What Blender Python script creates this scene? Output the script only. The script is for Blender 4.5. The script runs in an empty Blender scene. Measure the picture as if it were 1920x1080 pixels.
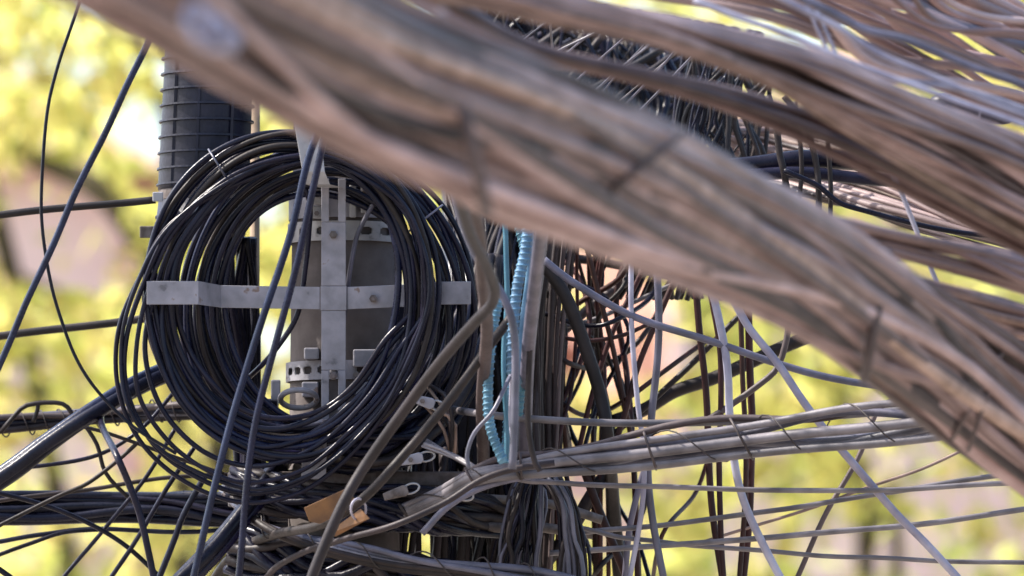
import bpy, bmesh, math, random
import numpy as np
from mathutils import Vector

R = math.radians
random.seed(7)
rng = np.random.default_rng(11)
scene = bpy.context.scene
COL = scene.collection

# ------------------------------------------------------------------ camera
FOCUS = 15.0
PITCH = R(4.0)
CAM = np.array([0.0, -15.0, 5.15])
RIGHT = np.array([1.0, 0.0, 0.0])
FWD = np.array([0.0, math.cos(PITCH), math.sin(PITCH)])
UP = np.array([0.0, -math.sin(PITCH), math.cos(PITCH)])
cam_data = bpy.data.cameras.new("camera")
cam = bpy.data.objects.new("camera", cam_data)
COL.objects.link(cam)
cam.location = CAM
cam.rotation_euler = (R(90) + PITCH, 0, 0)
cam_data.sensor_width = 36.0
cam_data.lens = 36.0 * FOCUS / 1.92
cam_data.clip_end = 3000
cam_data.dof.use_dof = True
cam_data.dof.focus_distance = FOCUS
cam_data.dof.aperture_fstop = cam_data.lens / 80.0
scene.camera = cam

# ------------------------------------------------------------------ world, sun, exposure
SUN_EL, SUN_AZ = R(48), R(-80)          # azimuth measured from +Y towards +X
world = bpy.data.worlds.new("World")
scene.world = world
world.use_nodes = True
nt = world.node_tree
bg = nt.nodes["Background"]
sky = nt.nodes.new("ShaderNodeTexSky")
sky.sky_type = 'NISHITA'
sky.sun_disc = False
sky.sun_elevation = SUN_EL
sky.sun_rotation = SUN_AZ
sky.dust_density = 2.5
sky.air_density = 1.0
nt.links.new(sky.outputs[0], bg.inputs[0])
bg.inputs[1].default_value = 0.13
sd = bpy.data.lights.new("sun", 'SUN')
sd.energy = 3.2
sd.angle = R(0.5)
sd.color = (1.0, 0.93, 0.84)
sun = bpy.data.objects.new("sun", sd)
COL.objects.link(sun)
sdir = Vector((math.sin(SUN_AZ) * math.cos(SUN_EL), math.cos(SUN_AZ) * math.cos(SUN_EL), math.sin(SUN_EL)))
sun.rotation_euler = sdir.to_track_quat('Z', 'Y').to_euler()
sun.location = sdir * 60
scene.view_settings.view_transform = 'Standard'
scene.view_settings.look = 'None'
scene.view_settings.gamma = 1
scene.view_settings.use_curve_mapping = False
scene.view_settings.exposure = 1.65


def P(px, py, d=0.0):
    """a place in the street: metres right, up and beyond the pole, laid out from a 1 mm grid at the pole"""
    D = FOCUS + d
    s = 0.001 * D / FOCUS
    return CAM + FWD * D + RIGHT * ((px - 960) * s) + UP * ((540 - py) * s)


def S(d=0.0):
    return 0.001 * (FOCUS + d) / FOCUS


# ------------------------------------------------------------------ materials
MATS = {}


def cable_mat(name, c1, c2, rough=0.45, spec=0.5, var=0.35, hue=0.02, scale=18, rust=False):
    m = bpy.data.materials.new(name)
    m.use_nodes = True
    n = m.node_tree
    b = n.nodes["Principled BSDF"]
    tc = n.nodes.new("ShaderNodeTexCoord")
    no = n.nodes.new("ShaderNodeTexNoise")
    no.inputs["Scale"].default_value = scale
    no.inputs["Detail"].default_value = 6
    n.links.new(tc.outputs["Object"], no.inputs["Vector"])
    cr = n.nodes.new("ShaderNodeValToRGB")
    cr.color_ramp.elements[0].position = 0.36
    cr.color_ramp.elements[0].color = (*c1, 1)
    cr.color_ramp.elements[1].position = 0.66
    cr.color_ramp.elements[1].color = (*c2, 1)
    if rust:
        e = cr.color_ramp.elements.new(0.70)
        e.color = (*[a * b for a, b in zip(c2, (0.62, 0.45, 0.34))], 1)
        e = cr.color_ramp.elements.new(0.30)
        e.color = (*[a * 0.55 for a in c1], 1)
    n.links.new(no.outputs[0], cr.inputs[0])
    oi = n.nodes.new("ShaderNodeObjectInfo")
    mr = n.nodes.new("ShaderNodeMapRange")
    mr.inputs[3].default_value = 1 - var
    mr.inputs[4].default_value = 1 + var
    n.links.new(oi.outputs["Random"], mr.inputs[0])
    mh = n.nodes.new("ShaderNodeMapRange")
    mh.inputs[3].default_value = 0.5 - hue
    mh.inputs[4].default_value = 0.5 + hue
    mul = n.nodes.new("ShaderNodeMath")
    mul.operation = 'MULTIPLY'
    mul.inputs[1].default_value = 7.31
    fr = n.nodes.new("ShaderNodeMath")
    fr.operation = 'FRACT'
    n.links.new(oi.outputs["Random"], mul.inputs[0])
    n.links.new(mul.outputs[0], fr.inputs[0])
    n.links.new(fr.outputs[0], mh.inputs[0])
    hs = n.nodes.new("ShaderNodeHueSaturation")
    n.links.new(mr.outputs[0], hs.inputs["Value"])
    n.links.new(mh.outputs[0], hs.inputs["Hue"])
    n.links.new(cr.outputs[0], hs.inputs["Color"])
    n.links.new(hs.outputs[0], b.inputs["Base Color"])
    n2 = n.nodes.new("ShaderNodeTexNoise")
    n2.inputs["Scale"].default_value = 140
    n2.inputs["Detail"].default_value = 3
    n.links.new(tc.outputs["Object"], n2.inputs["Vector"])
    rr = n.nodes.new("ShaderNodeMapRange")
    rr.inputs[3].default_value = rough - 0.12
    rr.inputs[4].default_value = rough + 0.18
    n.links.new(n2.outputs[0], rr.inputs[0])
    n.links.new(rr.outputs[0], b.inputs["Roughness"])
    b.inputs["Specular IOR Level"].default_value = spec
    bp = n.nodes.new("ShaderNodeBump")
    bp.inputs["Strength"].default_value = 0.25
    bp.inputs["Distance"].default_value = 0.002
    n.links.new(n2.outputs[0], bp.inputs["Height"])
    n.links.new(bp.outputs[0], b.inputs["Normal"])
    MATS[name] = m
    return m


cable_mat("black_pvc", (0.0045, 0.0045, 0.012), (0.011, 0.011, 0.024), rough=0.28, spec=0.2)
cable_mat("navy_pvc", (0.006, 0.007, 0.026), (0.014, 0.016, 0.050), rough=0.25, spec=0.26)
cable_mat("dark_pvc", (0.014, 0.010, 0.010), (0.030, 0.022, 0.022), rough=0.5, spec=0.25)
cable_mat("curtain_pvc", (0.008, 0.008, 0.013), (0.030, 0.024, 0.025), rough=0.5, spec=0.25, var=0.7, hue=0.03)  # base darkened: shade from the bundles above is put into the colour
cable_mat("brown_pvc", (0.050, 0.033, 0.033), (0.080, 0.056, 0.056), rough=0.55, var=0.3, hue=0.008)
cable_mat("dusty_pvc", (0.128, 0.080, 0.074), (0.190, 0.125, 0.118), rough=0.55, var=0.5, hue=0.008, scale=9)
cable_mat("pink_pvc", (0.22, 0.150, 0.142), (0.34, 0.245, 0.238), rough=0.55, var=0.4, hue=0.008, scale=9)
cable_mat("tan_pvc", (0.170, 0.111, 0.085), (0.306, 0.212, 0.178), rough=0.6, var=0.4, hue=0.008)
cable_mat("grey_pvc", (0.080, 0.072, 0.078), (0.185, 0.168, 0.180), rough=0.42, var=0.25)
cable_mat("pale_pvc", (0.210, 0.195, 0.255), (0.360, 0.345, 0.420), rough=0.4, var=0.2)
cable_mat("umber_pvc", (0.016, 0.012, 0.014), (0.030, 0.022, 0.025), rough=0.5, spec=0.3, hue=0.008)
cable_mat("maroon_pvc", (0.026, 0.010, 0.009), (0.052, 0.019, 0.017), rough=0.5, spec=0.25)  # red base stands in for lens colour fringing on dark wires
cable_mat("slate_pvc", (0.060, 0.060, 0.084), (0.120, 0.114, 0.156), rough=0.42, var=0.2)
cable_mat("blue_spiral", (0.045, 0.13, 0.20), (0.115, 0.26, 0.37), rough=0.4, var=0.2)
cable_mat("teal_spiral", (0.030, 0.102, 0.156), (0.060, 0.162, 0.228), rough=0.4, var=0.2)
cable_mat("tie_dark", (0.020, 0.013, 0.013), (0.045, 0.031, 0.031), rough=0.6)
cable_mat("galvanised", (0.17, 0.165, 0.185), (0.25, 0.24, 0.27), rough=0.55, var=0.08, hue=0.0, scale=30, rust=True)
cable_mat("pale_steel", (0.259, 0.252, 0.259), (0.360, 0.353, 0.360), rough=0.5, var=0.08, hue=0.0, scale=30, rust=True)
cable_mat("rusty_steel", (0.066, 0.050, 0.044), (0.143, 0.121, 0.116), rough=0.65, var=0.2, scale=60)
cable_mat("concrete", (0.077, 0.065, 0.062), (0.143, 0.124, 0.121), rough=0.85, spec=0.2, var=0.02, hue=0.0, scale=12)
cable_mat("black_plastic", (0.006, 0.0065, 0.016), (0.013, 0.014, 0.030), rough=0.42, spec=0.3, var=0.05, hue=0.0)
cable_mat("orange_plastic", (0.10, 0.042, 0.012), (0.19, 0.082, 0.02), rough=0.5, var=0.05, hue=0.0, scale=25)
cable_mat("bark", (0.035, 0.028, 0.018), (0.085, 0.070, 0.050), rough=0.9, spec=0.2, var=0.1)
cable_mat("wood_post", (0.168, 0.120, 0.084), (0.240, 0.180, 0.132), rough=0.8, spec=0.2, var=0.02, scale=14)
cable_mat("pink_render", (0.76, 0.52, 0.45), (0.85, 0.64, 0.57), rough=0.9, spec=0.2, var=0.02, hue=0.0, scale=1.2)
cable_mat("roof_tile", (0.340, 0.200, 0.160), (0.450, 0.280, 0.220), rough=0.85, spec=0.2, var=0.1)
cable_mat("window_glass", (0.050, 0.060, 0.070), (0.080, 0.090, 0.100), rough=0.2, spec=0.6, var=0.05)
cable_mat("ground_paving", (0.220, 0.190, 0.160), (0.320, 0.280, 0.240), rough=0.9, spec=0.2, var=0.0, hue=0.0, scale=0.8)


def leaf_mat(name, base, trans, hue):
    m = bpy.data.materials.new(name)
    m.use_nodes = True
    n = m.node_tree
    n.nodes.clear()
    out = n.nodes.new("ShaderNodeOutputMaterial")
    geo = n.nodes.new("ShaderNodeNewGeometry")
    res = []
    for c in (base, trans):
        hs = n.nodes.new("ShaderNodeHueSaturation")
        hs.inputs["Color"].default_value = (*c, 1)
        mr = n.nodes.new("ShaderNodeMapRange")
        mr.inputs[3].default_value = 0.5 - hue
        mr.inputs[4].default_value = 0.5 + hue * 0.7
        mv = n.nodes.new("ShaderNodeMapRange")
        mv.inputs[3].default_value = 0.65
        mv.inputs[4].default_value = 1.3
        mu = n.nodes.new("ShaderNodeMath"); mu.operation = 'MULTIPLY'; mu.inputs[1].default_value = 9.7
        fr = n.nodes.new("ShaderNodeMath"); fr.operation = 'FRACT'
        n.links.new(geo.outputs["Random Per Island"], mr.inputs[0])
        n.links.new(geo.outputs["Random Per Island"], mu.inputs[0])
        n.links.new(mu.outputs[0], fr.inputs[0])
        n.links.new(fr.outputs[0], mv.inputs[0])
        n.links.new(mr.outputs[0], hs.inputs["Hue"])
        n.links.new(mv.outputs[0], hs.inputs["Value"])
        res.append(hs)
    d = n.nodes.new("ShaderNodeBsdfDiffuse")
    t = n.nodes.new("ShaderNodeBsdfTranslucent")
    mx = n.nodes.new("ShaderNodeMixShader")
    mx.inputs[0].default_value = 0.74
    n.links.new(res[0].outputs[0], d.inputs[0])
    n.links.new(res[1].outputs[0], t.inputs[0])
    n.links.new(d.outputs[0], mx.inputs[1])
    n.links.new(t.outputs[0], mx.inputs[2])
    n.links.new(mx.outputs[0], out.inputs[0])
    MATS[name] = m


leaf_mat("leaf_yellow", (0.25, 0.25, 0.09), (0.80, 0.78, 0.27), 0.04)
leaf_mat("leaf_green", (0.23, 0.24, 0.08), (0.74, 0.73, 0.24), 0.045)


# ------------------------------------------------------------------ object helpers
def tag(o, label=None, cat=None, group=None, kind=None):
    if label: o["label"] = label
    if cat: o["category"] = cat
    if group: o["group"] = group
    if kind: o["kind"] = kind
    return o


def empty(name, loc):
    o = bpy.data.objects.new(name, None)
    o.empty_display_size = 0.05
    o.location = loc
    COL.objects.link(o)
    return o


def link_mesh(name, verts, faces, mat, parent=None, origin=None, smooth=True):
    """ONE mesh object; verts in world metres; origin = where its own zero is"""
    verts = np.asarray(verts, float)
    if parent is not None:
        org = np.array(parent["_org"]) if "_org" in parent else np.array(parent.location)
    else:
        org = np.array(origin if origin is not None else verts[0])
    me = bpy.data.meshes.new(name)
    me.from_pydata((verts - org).tolist(), [], faces)
    me.materials.append(MATS[mat])
    if smooth:
        me.polygons.foreach_set("use_smooth", np.ones(len(me.polygons), bool))
    me.update()
    o = bpy.data.objects.new(name, me)
    COL.objects.link(o)
    if parent is not None:
        o.parent = parent
        ROOTORG[o.name] = org
    else:
        o.location = org
    return o


ROOTORG = {}


def catmull(pts, n):
    pts = np.asarray(pts, float)
    p = np.vstack([2 * pts[0] - pts[1], pts, 2 * pts[-1] - pts[-2]])
    seg = len(pts) - 1
    t = np.linspace(0, seg, n)
    i = np.minimum(t.astype(int), seg - 1)
    f = (t - i)[:, None]
    a, b, c, d = p[i], p[i + 1], p[i + 2], p[i + 3]
    return 0.5 * ((2 * b) + (-a + c) * f + (2 * a - 5 * b + 4 * c - d) * f ** 2 + (-a + 3 * b - 3 * c + d) * f ** 3)


def catmull_closed(pts, n):
    pts = np.asarray(pts, float)
    k = len(pts)
    t = np.linspace(0, k, n, endpoint=False)
    i = t.astype(int)
    f = (t - i)[:, None]
    a, b, c, d = pts[(i - 1) % k], pts[i % k], pts[(i + 1) % k], pts[(i + 2) % k]
    return 0.5 * ((2 * b) + (-a + c) * f + (2 * a - 5 * b + 4 * c - d) * f ** 2 + (-a + 3 * b - 3 * c + d) * f ** 3)


def tube_geo(pts, rad, sides=8, closed=False):
    pts = np.asarray(pts, float)
    n = len(pts)
    rad = np.broadcast_to(np.asarray(rad, float), (n,))
    if closed:
        tan = np.roll(pts, -1, 0) - np.roll(pts, 1, 0)
    else:
        tan = np.gradient(pts, axis=0)
    tan /= np.linalg.norm(tan, axis=1)[:, None] + 1e-12
    ref = FWD
    if closed or np.mean(np.abs(tan @ FWD)) < 0.8:
        nrm = np.cross(tan, np.broadcast_to(ref, tan.shape))
    else:
        nrm = np.cross(tan, np.broadcast_to(RIGHT, tan.shape))
    ln = np.linalg.norm(nrm, axis=1)[:, None]
    nrm = np.where(ln > 1e-4, nrm / np.maximum(ln, 1e-9), UP)
    bn = np.cross(tan, nrm)
    ang = np.linspace(0, 2 * math.pi, sides, endpoint=False)
    v = pts[:, None, :] + rad[:, None, None] * (np.cos(ang)[None, :, None] * nrm[:, None, :] + np.sin(ang)[None, :, None] * bn[:, None, :])
    v = v.reshape(-1, 3)
    m = n if closed else n - 1
    i = np.arange(m)[:, None]
    j = np.arange(sides)[None, :]
    i2 = (i + 1) % n
    j2 = (j + 1) % sides
    q = np.stack([i * sides + j, i * sides + j2, i2 * sides + j2, i2 * sides + j], -1).reshape(-1, 4)
    faces = q.tolist()
    if not closed:
        faces.append(list(range(sides))[::-1])
        faces.append([(n - 1) * sides + k for k in range(sides)])
    return v, faces


def px3(pts, d):
    out = []
    for p in pts:
        out.append((p[0], p[1], p[2] if len(p) > 2 else d))
    return np.array(out, float)


def wob(n, amp, cyc):
    t = np.linspace(0, 1, n)
    o = np.zeros(n)
    for k in range(3):
        o += rng.normal() * np.sin(2 * math.pi * (t * cyc * rng.uniform(0.4, 1.3) + rng.uniform()))
    return o * amp / 1.7


def worldpts(c):
    D = FOCUS + c[:, 2]
    s = 0.001 * D / FOCUS
    return CAM + D[:, None] * FWD + ((c[:, 0] - 960) * s)[:, None] * RIGHT + ((540 - c[:, 1]) * s)[:, None] * UP


def strand(name, pts, w, mat, d=0.0, parent=None, sides=8, jit=1.2, step=14, closed=False):
    c = px3(pts, d)
    if closed:
        L = np.sum(np.linalg.norm(np.diff(c[:, :2], axis=0), axis=1))
        n = int(max(24, L / step))
        q = catmull_closed(c, n)
    else:
        L = np.sum(np.linalg.norm(np.diff(c[:, :2], axis=0), axis=1))
        n = int(max(8, L / step))
        q = catmull(c, n)
        cyc = max(0.6, L / 260)
        q[:, 0] += wob(n, jit, cyc)
        q[:, 1] += wob(n, jit, cyc)
    wp = worldpts(q)
    rad = 0.5 * w * 0.001 * (FOCUS + q[:, 2]) / FOCUS
    v, f = tube_geo(wp, rad, sides, closed)
    return link_mesh(name, v, f, mat, parent)


def wire(name, label, cat, pts, w, mat, d=0.0, group=None, **k):
    o = strand(name, pts, w, mat, d, **k)
    return tag(o, label, cat, group)


def new_thing(name, label, cat, pt, group=None):
    e = empty(name, pt)
    return tag(e, label, cat, group)


def bundle(name, label, cat, guide, n, w, mats, drift=0.5, twist=0.6, depth=1.0, fill=False, ties=(), child="cable",
           tie_mat="tie_dark", tie_w=9, step=22, wvar=0.25, lash=0, group=None, sides=8, lash_w=3.2, lanes=None):
    """guide: (px, py, half width, d); strands wander inside it; ties: (t, skew, width)"""
    g = np.array(guide, float)
    L = np.sum(np.linalg.norm(np.diff(g[:, :2], axis=0), axis=1))
    N = int(max(12, L / step))
    q = catmull(g, N)
    tan = np.gradient(q[:, :2], axis=0)
    tan /= np.linalg.norm(tan, axis=1)[:, None]
    nor = np.stack([-tan[:, 1], tan[:, 0]], 1)
    root = new_thing(name, label, cat, P(q[0, 0], q[0, 1], q[0, 3]), group)
    t = np.linspace(0, 1, N)
    for i in range(n):
        r0 = math.sqrt((i + 0.5) / n) if not fill else math.sqrt(0.15 + 0.85 * (i + 0.5) / n)
        a0 = i * 2.39996 + rng.normal() * 0.25
        a = a0 + twist * (t - 0.5) * rng.uniform(0.5, 1.4) + wob(N, drift, 1.4)
        r = np.clip(r0 + wob(N, 0.13, 2.0), 0.02, 1.03 + (0.16 if i % 9 == 4 else 0.0))
        u, v = r * np.cos(a), r * np.sin(a)
        if lanes:
            u = lanes[i][0] + wob(N, 0.26, 3.0)
            v = lanes[i][1] + wob(N, 0.12, 2.0)
        ww = w * (1 + rng.uniform(-wvar, wvar))
        hh = np.maximum(q[:, 2] - ww * 0.5, ww * 0.2)
        c = np.zeros((N, 3))
        c[:, 0] = q[:, 0] + nor[:, 0] * u * hh
        c[:, 1] = q[:, 1] + nor[:, 1] * u * hh
        c[:, 2] = q[:, 3] + v * hh * 0.001 * depth
        wp = worldpts(c)
        rad = 0.5 * ww * 0.001 * (FOCUS + c[:, 2]) / FOCUS
        vv, ff = tube_geo(wp, rad, sides)
        link_mesh(child, vv, ff, mats[i % len(mats)], root)
    for (tt, skew, tw) in ties:
        k = int(tt * (N - 1))
        al = np.linspace(0, 2 * math.pi, 40, endpoint=False)
        h = q[k, 2] * 0.93 + tw * 0.3
        cu, sv = np.cos(al) * h, np.sin(al) * h
        off = skew * cu
        c = np.stack([q[k, 0] + nor[k, 0] * cu + tan[k, 0] * off, q[k, 1] + nor[k, 1] * cu + tan[k, 1] * off,
                      q[k, 3] + sv * 0.001 * depth], 1)
        vv, ff = tube_geo(worldpts(c), 0.5 * tw * S(q[k, 3]), 8, True)
        link_mesh("tie", vv, ff, tie_mat, root)
    if lash:
        M = int(lash * 16)
        tt = np.linspace(0, N - 1.001, M)
        k = tt.astype(int)
        al = np.linspace(0, 2 * math.pi * lash, M) + wob(M, 0.8, lash / 3)
        h = q[k, 2] * 0.9 + lash_w * 0.5
        f = tt - k
        base = q[k] + (q[np.minimum(k + 1, N - 1)] - q[k]) * f[:, None]
        c = np.stack([base[:, 0] + nor[k, 0] * np.cos(al) * h, base[:, 1] + nor[k, 1] * np.cos(al) * h,
                      base[:, 3] + np.sin(al) * h * 0.001 * depth], 1)
        vv, ff = tube_geo(worldpts(c), 0.5 * lash_w * 0.001, 5)
        link_mesh("lashing_wire", vv, ff, tie_mat, root)
    return root


def fan(name, label, cat, left, right, n, w, mats, jit=0.12, wvar=0.35, dspread=0.15, child="wire", group=None, step=22, sides=6, expo=1.0, lin=None):
    """n wires spread between two border paths of (px, py, d)"""
    A, B = np.array(left, float), np.array(right, float)
    root = new_thing(name, label, cat, P(*A[0]), group)
    for i in range(n):
        s0 = ((i + rng.uniform(0.1, 0.9)) / n) ** expo
        s = np.clip(s0 + rng.normal(size=len(A)) * jit, -0.04, 1.04)[:, None]
        if lin is not None:
            m = np.linspace(0, 1, len(A))[:, None]
            s = np.clip(s0 + rng.normal() * lin * (1 - m) + rng.normal() * lin * m + rng.normal(size=(len(A), 1)) * .02, -.05, 1.05)
        c = A + (B - A) * s
        c[:, 2] += rng.uniform(-dspread, dspread)
        ww = w * (1 + rng.uniform(-wvar, wvar))
        strand(child, c, ww, mats[int(rng.integers(len(mats)))], parent=root, step=step, sides=sides, jit=1.5)
    return root


def prism(outline, d0, d1):
    """outline in grid px, from depth d0 to d1"""
    n = len(outline)
    v = [P(x, y, d0) for x, y in outline] + [P(x, y, d1) for x, y in outline]
    f = [list(range(n))[::-1], [n + i for i in range(n)]]
    for i in range(n):
        j = (i + 1) % n
        f.append([i, j, n + j, n + i])
    return v, f


def merge(*gs):
    V, F = [], []
    for v, f in gs:
        o = len(V)
        V += [tuple(a) for a in v]
        F += [[i + o for i in q] for q in f]
    return V, F


def bevel(o, w=0.0015, seg=2):
    m = o.modifiers.new("bevel", 'BEVEL')
    m.width = w
    m.segments = seg
    m.limit_method = 'ANGLE'
    return o


def box(x0, x1, y0, y1, d0, d1):
    return prism([(x0, y0), (x1, y0), (x1, y1), (x0, y1)], d0, d1)


def rod(x, y, d0, d1, r, sides=12):
    al = np.linspace(0, 2 * math.pi, sides, endpoint=False)
    return prism([(x + r * math.cos(a), y + r * math.sin(a)) for a in al], d0, d1)


def strip(path, w, th):
    """a flat bar: path of (px, py, d, across-x, across-y); width w along 'across'"""
    V, F = [], []
    for i, (x, y, d, ax, ay) in enumerate(path):
        hx, hy = ax * w[i] / 2, ay * w[i] / 2
        V += [P(x - hx, y - hy, d), P(x + hx, y + hy, d), P(x + hx, y + hy, d + th), P(x - hx, y - hy, d + th)]
    n = len(path)
    for i in range(n - 1):
        a, b = i * 4, i * 4 + 4
        for k in range(4):
            F.append([a + k, a + (k + 1) % 4, b + (k + 1) % 4, b + k])
    F.append([0, 3, 2, 1])
    F.append([n * 4 - 4, n * 4 - 3, n * 4 - 2, n * 4 - 1])
    return V, F


# ================================================================== SETTING
gz = 0.0
bm_v = [(-600, -600, gz), (600, -600, gz), (600, 900, gz), (-600, 900, gz)]
g = link_mesh("ground", bm_v, [[0, 1, 2, 3]], "ground_paving", origin=(0, 0, 0), smooth=False)
tag(g, kind="structure")


# ---- houses beyond the trees
def wbox(x0, x1, y0, y1, z0, z1):
    v = [(x0, y0, z0), (x1, y0, z0), (x1, y1, z0), (x0, y1, z0), (x0, y0, z1), (x1, y0, z1), (x1, y1, z1), (x0, y1, z1)]
    f = [[0, 3, 2, 1], [4, 5, 6, 7], [0, 1, 5, 4], [1, 2, 6, 5], [2, 3, 7, 6], [3, 0, 4, 7]]
    return v, f


def house(label, x0, x1, y0, y1, h, windows):
    root = new_thing("house", label, "house", (0.5 * (x0 + x1), y0, 0))
    link_mesh("wall", *wbox(x0, x1, y0, y1, 0.01, h), "pink_render", root, smooth=False)
    cx, cy = (x0 + x1) / 2, (y0 + y1) / 2
    v = [(x0 - .4, y0 - .4, h + .003), (x1 + .4, y0 - .4, h + .003), (x1 + .4, y1 + .4, h + .003), (x0 - .4, y1 + .4, h + .003),
         (x0 + 2, cy, h + 1.8), (x1 - 2, cy, h + 1.8)]
    link_mesh("roof", v, [[0, 3, 2, 1], [0, 1, 5, 4], [1, 2, 5], [2, 3, 4, 5], [3, 0, 4]], "roof_tile", root, smooth=False)
    for (wx, wz, ww, wh) in windows:
        fr = link_mesh("window", *merge(wbox(wx - ww / 2 - .08, wx - ww / 2, y0 - .06, y0 + .02, wz, wz + wh),
                                        wbox(wx + ww / 2, wx + ww / 2 + .08, y0 - .06, y0 + .02, wz, wz + wh),
                                        wbox(wx - ww / 2 - .12, wx + ww / 2 + .12, y0 - .09, y0 + .02, wz - .08, wz - .002),
                                        wbox(wx - ww / 2 - .08, wx + ww / 2 + .08, y0 - .06, y0 + .02, wz + wh + .002, wz + wh + .08)),
                       "pale_steel", root, smooth=False)
        pv, pf = wbox(wx - ww / 2, wx + ww / 2, y0 - .03, y0 - .01, wz, wz + wh)
        o = link_mesh("pane", pv, pf, "window_glass", root, smooth=False)
        o.parent = fr
    return root


yh = CAM[1] + 52
sc = S(37)
X = lambda px: (px - 960) * sc
Z = lambda py: P(960, py, 37)[2]
house("pink rendered house showing through the yellow leaves on the left", X(-1400), X(212), yh, yh + 9, Z(318), [(X(-700), 3.0, 1.2, 1.5)])
house("wide pink rendered house behind the leaves on the right", X(1262), X(3200), yh + 1.5, yh + 11, Z(300), [(X(2500), 3.0, 1.2, 1.5)])
house("low pink rendered annex between the two taller houses", X(1000), X(1258), yh + 2, yh + 8, Z(800), [])


# ---- trees
def in_gap(px, py):
    for (x, y, r, p) in GAPS:
        if (px - x) ** 2 + (py - y) ** 2 < r * r:
            return rng.uniform() < p
    return False


GAPS = [(268, 250, 62, .97), (288, 335, 45, .97), (505, 390, 46, .98), (230, 478, 55, .9), (1050, 650, 70, .97), (1185, 625, 105, .97),
        (145, 850, 60, .85), (505, 640, 40, .95), (235, 880, 40, .8), (980, 520, 60, .9), (1120, 500, 70, .9),
        (60, 350, 80, .97), (130, 440, 115, .97), (50, 470, 80, .96), (190, 520, 45, .9), (60, 700, 45, .85), (330, 120, 50, .85), (170, 890, 70, .9), (60, 860, 50, .85),
        (1110, 890, 75, .9), (1650, 790, 80, .85), (1720, 880, 80, .85), (1840, 1000, 110, .8), (1560, 1030, 75, .85), (1270, 850, 90, .8),
        (1400, 1000, 70, .85), (1170, 990, 60, .85), (1700, 1050, 70, .8), (1480, 900, 60, .6), (1280, 640, 50, .8), (1420, 840, 50, .7),
        (80, 1000, 50, .7), (160, 1060, 50, .7)]


def leaf_cloud(centers, per, size, spread):
    V, F = [], []
    idx = 0
    for (cx, cy, cz, r) in centers:
        n = int(per * r * r)
        for _ in range(n):
            v = rng.normal(size=3)
            v *= (rng.uniform() ** 0.45) * r / np.linalg.norm(v)
            p = np.array([cx, cy, cz]) + v * np.array([1, spread, 0.8])
            rel = p - CAM
            D = rel @ FWD
            s = 0.001 * D / FOCUS
            px, py = 960 + (rel @ RIGHT) / s, 540 - (rel @ UP) / s
            if in_gap(px, py):
                continue
            sz = size * rng.uniform(0.6, 1.3)
            a = rng.normal(size=3); a[2] -= 0.4; a /= np.linalg.norm(a)
            b = np.cross(a, rng.normal(size=3)); b /= np.linalg.norm(b)
            nn = np.cross(a, b)
            V += [tuple(p - a * sz), tuple(p + b * sz * .42 + nn * sz * .1), tuple(p + a * sz), tuple(p - b * sz * .42 + nn * sz * .1)]
            F += [[idx, idx + 1, idx + 2], [idx, idx + 2, idx + 3]]
            idx += 4
    return V, F


def tree(label, px, D, limbs, mat, clusters, per=330, size=0.075):
    d = D - FOCUS
    base = P(px, 540, d)
    base[2] = 0
    root = new_thing("broadleaf_tree", label, "tree", base)
    fork = base + np.array([0, 0, 3.4])
    tr = catmull([base, base + np.array([.05, 0, 1.5]), fork, fork + np.array([.1, .2, 1.2])], 14)
    link_mesh("trunk", *tube_geo(tr, np.linspace(.24, .13, 14), 10), "bark", root)
    for lb in limbs:
        pts = [fork + np.array([0, 0, -0.1])] + [P(*q[:3]) for q in lb[0]]
        c = catmull(pts, 26)
        link_mesh("limb", *tube_geo(c, np.linspace(lb[1], lb[2], 26), 8), "bark", root)
    v, f = leaf_cloud(clusters, per, size, 1.0)
    o = link_mesh("crown", v, f, mat, root, smooth=False)
    tag(o, kind="stuff")
    return root


def clusters(px0, px1, D0, D1, n, rmin=.45, rmax=.95, py0=-900, py1=1500):
    out = []
    for i in range(n):
        d = rng.uniform(D0, D1) - FOCUS
        p = P(rng.uniform(px0, px1), rng.uniform(py0, py1), d)
        out.append((*p, rng.uniform(rmin, rmax)))
    return out


tree("yellow green leafy tree behind the black ribbed closure", 330, 31,
     [([(420, 900, 15), (250, 430, 15), (60, 290, 15.3), (-200, 160, 15.5)], .07, .035), ([(100, 900, 16), (-90, 160, 16), (-300, -100, 16)], .05, .03),
      ([(350, 700, 17), (200, 575, 17), (90, 540, 17), (-50, 480, 17)], .03, .012), ([(330, 500, 16), (270, 110, 16), (200, -200, 16)], .03, .018)],
     "leaf_yellow", clusters(-600, 800, 29, 35, 62) + clusters(-150, 560, 29, 34, 30, .45, .8, -100, 1150))
tree("yellow green leafy tree behind the hanging drop wires", 960, 35,
     [([(900, 700, 20), (760, 200, 20), (600, -300, 20)], .05, .03), ([(930, 1000, 19), (915, 500, 19), (1000, 150, 19), (1200, 190, 19), (1300, 430, 19), (1330, 600, 19), (1368, 745, 19)], .12, .09)],
     "leaf_yellow", clusters(560, 1400, 33, 40, 46))
tree("bright green leafy tree behind the lashed grey cables", 1680, 32,
     [([(1620, 1000, 17), (1580, 750, 17), (1700, 400, 17)], .04, .03),
      ([(1680, 1010, 17), (1620, 1060, 17)], .03, .02)],
     "leaf_green", clusters(1230, 2500, 30, 37, 66) + clusters(1150, 2000, 30, 36, 16, .45, .8, 600, 1150))
bpy.context.view_layer.update()

# ================================================================== POLE AND ITS FITTINGS
PD = 0.17                                    # pole axis beyond the focal plane
pole_c = P(645, 540, PD)
pole = new_thing("utility_pole", "grey brown concrete pole behind the coiled black cable", "utility pole", (pole_c[0], pole_c[1], 0))
zs = np.linspace(0, pole_c[2] + .40, 16)
rads = 0.100 + (pole_c[2] - zs) * 0.012
cpts = np.stack([np.full(16, pole_c[0]), np.full(16, pole_c[1]), zs], 1)
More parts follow.
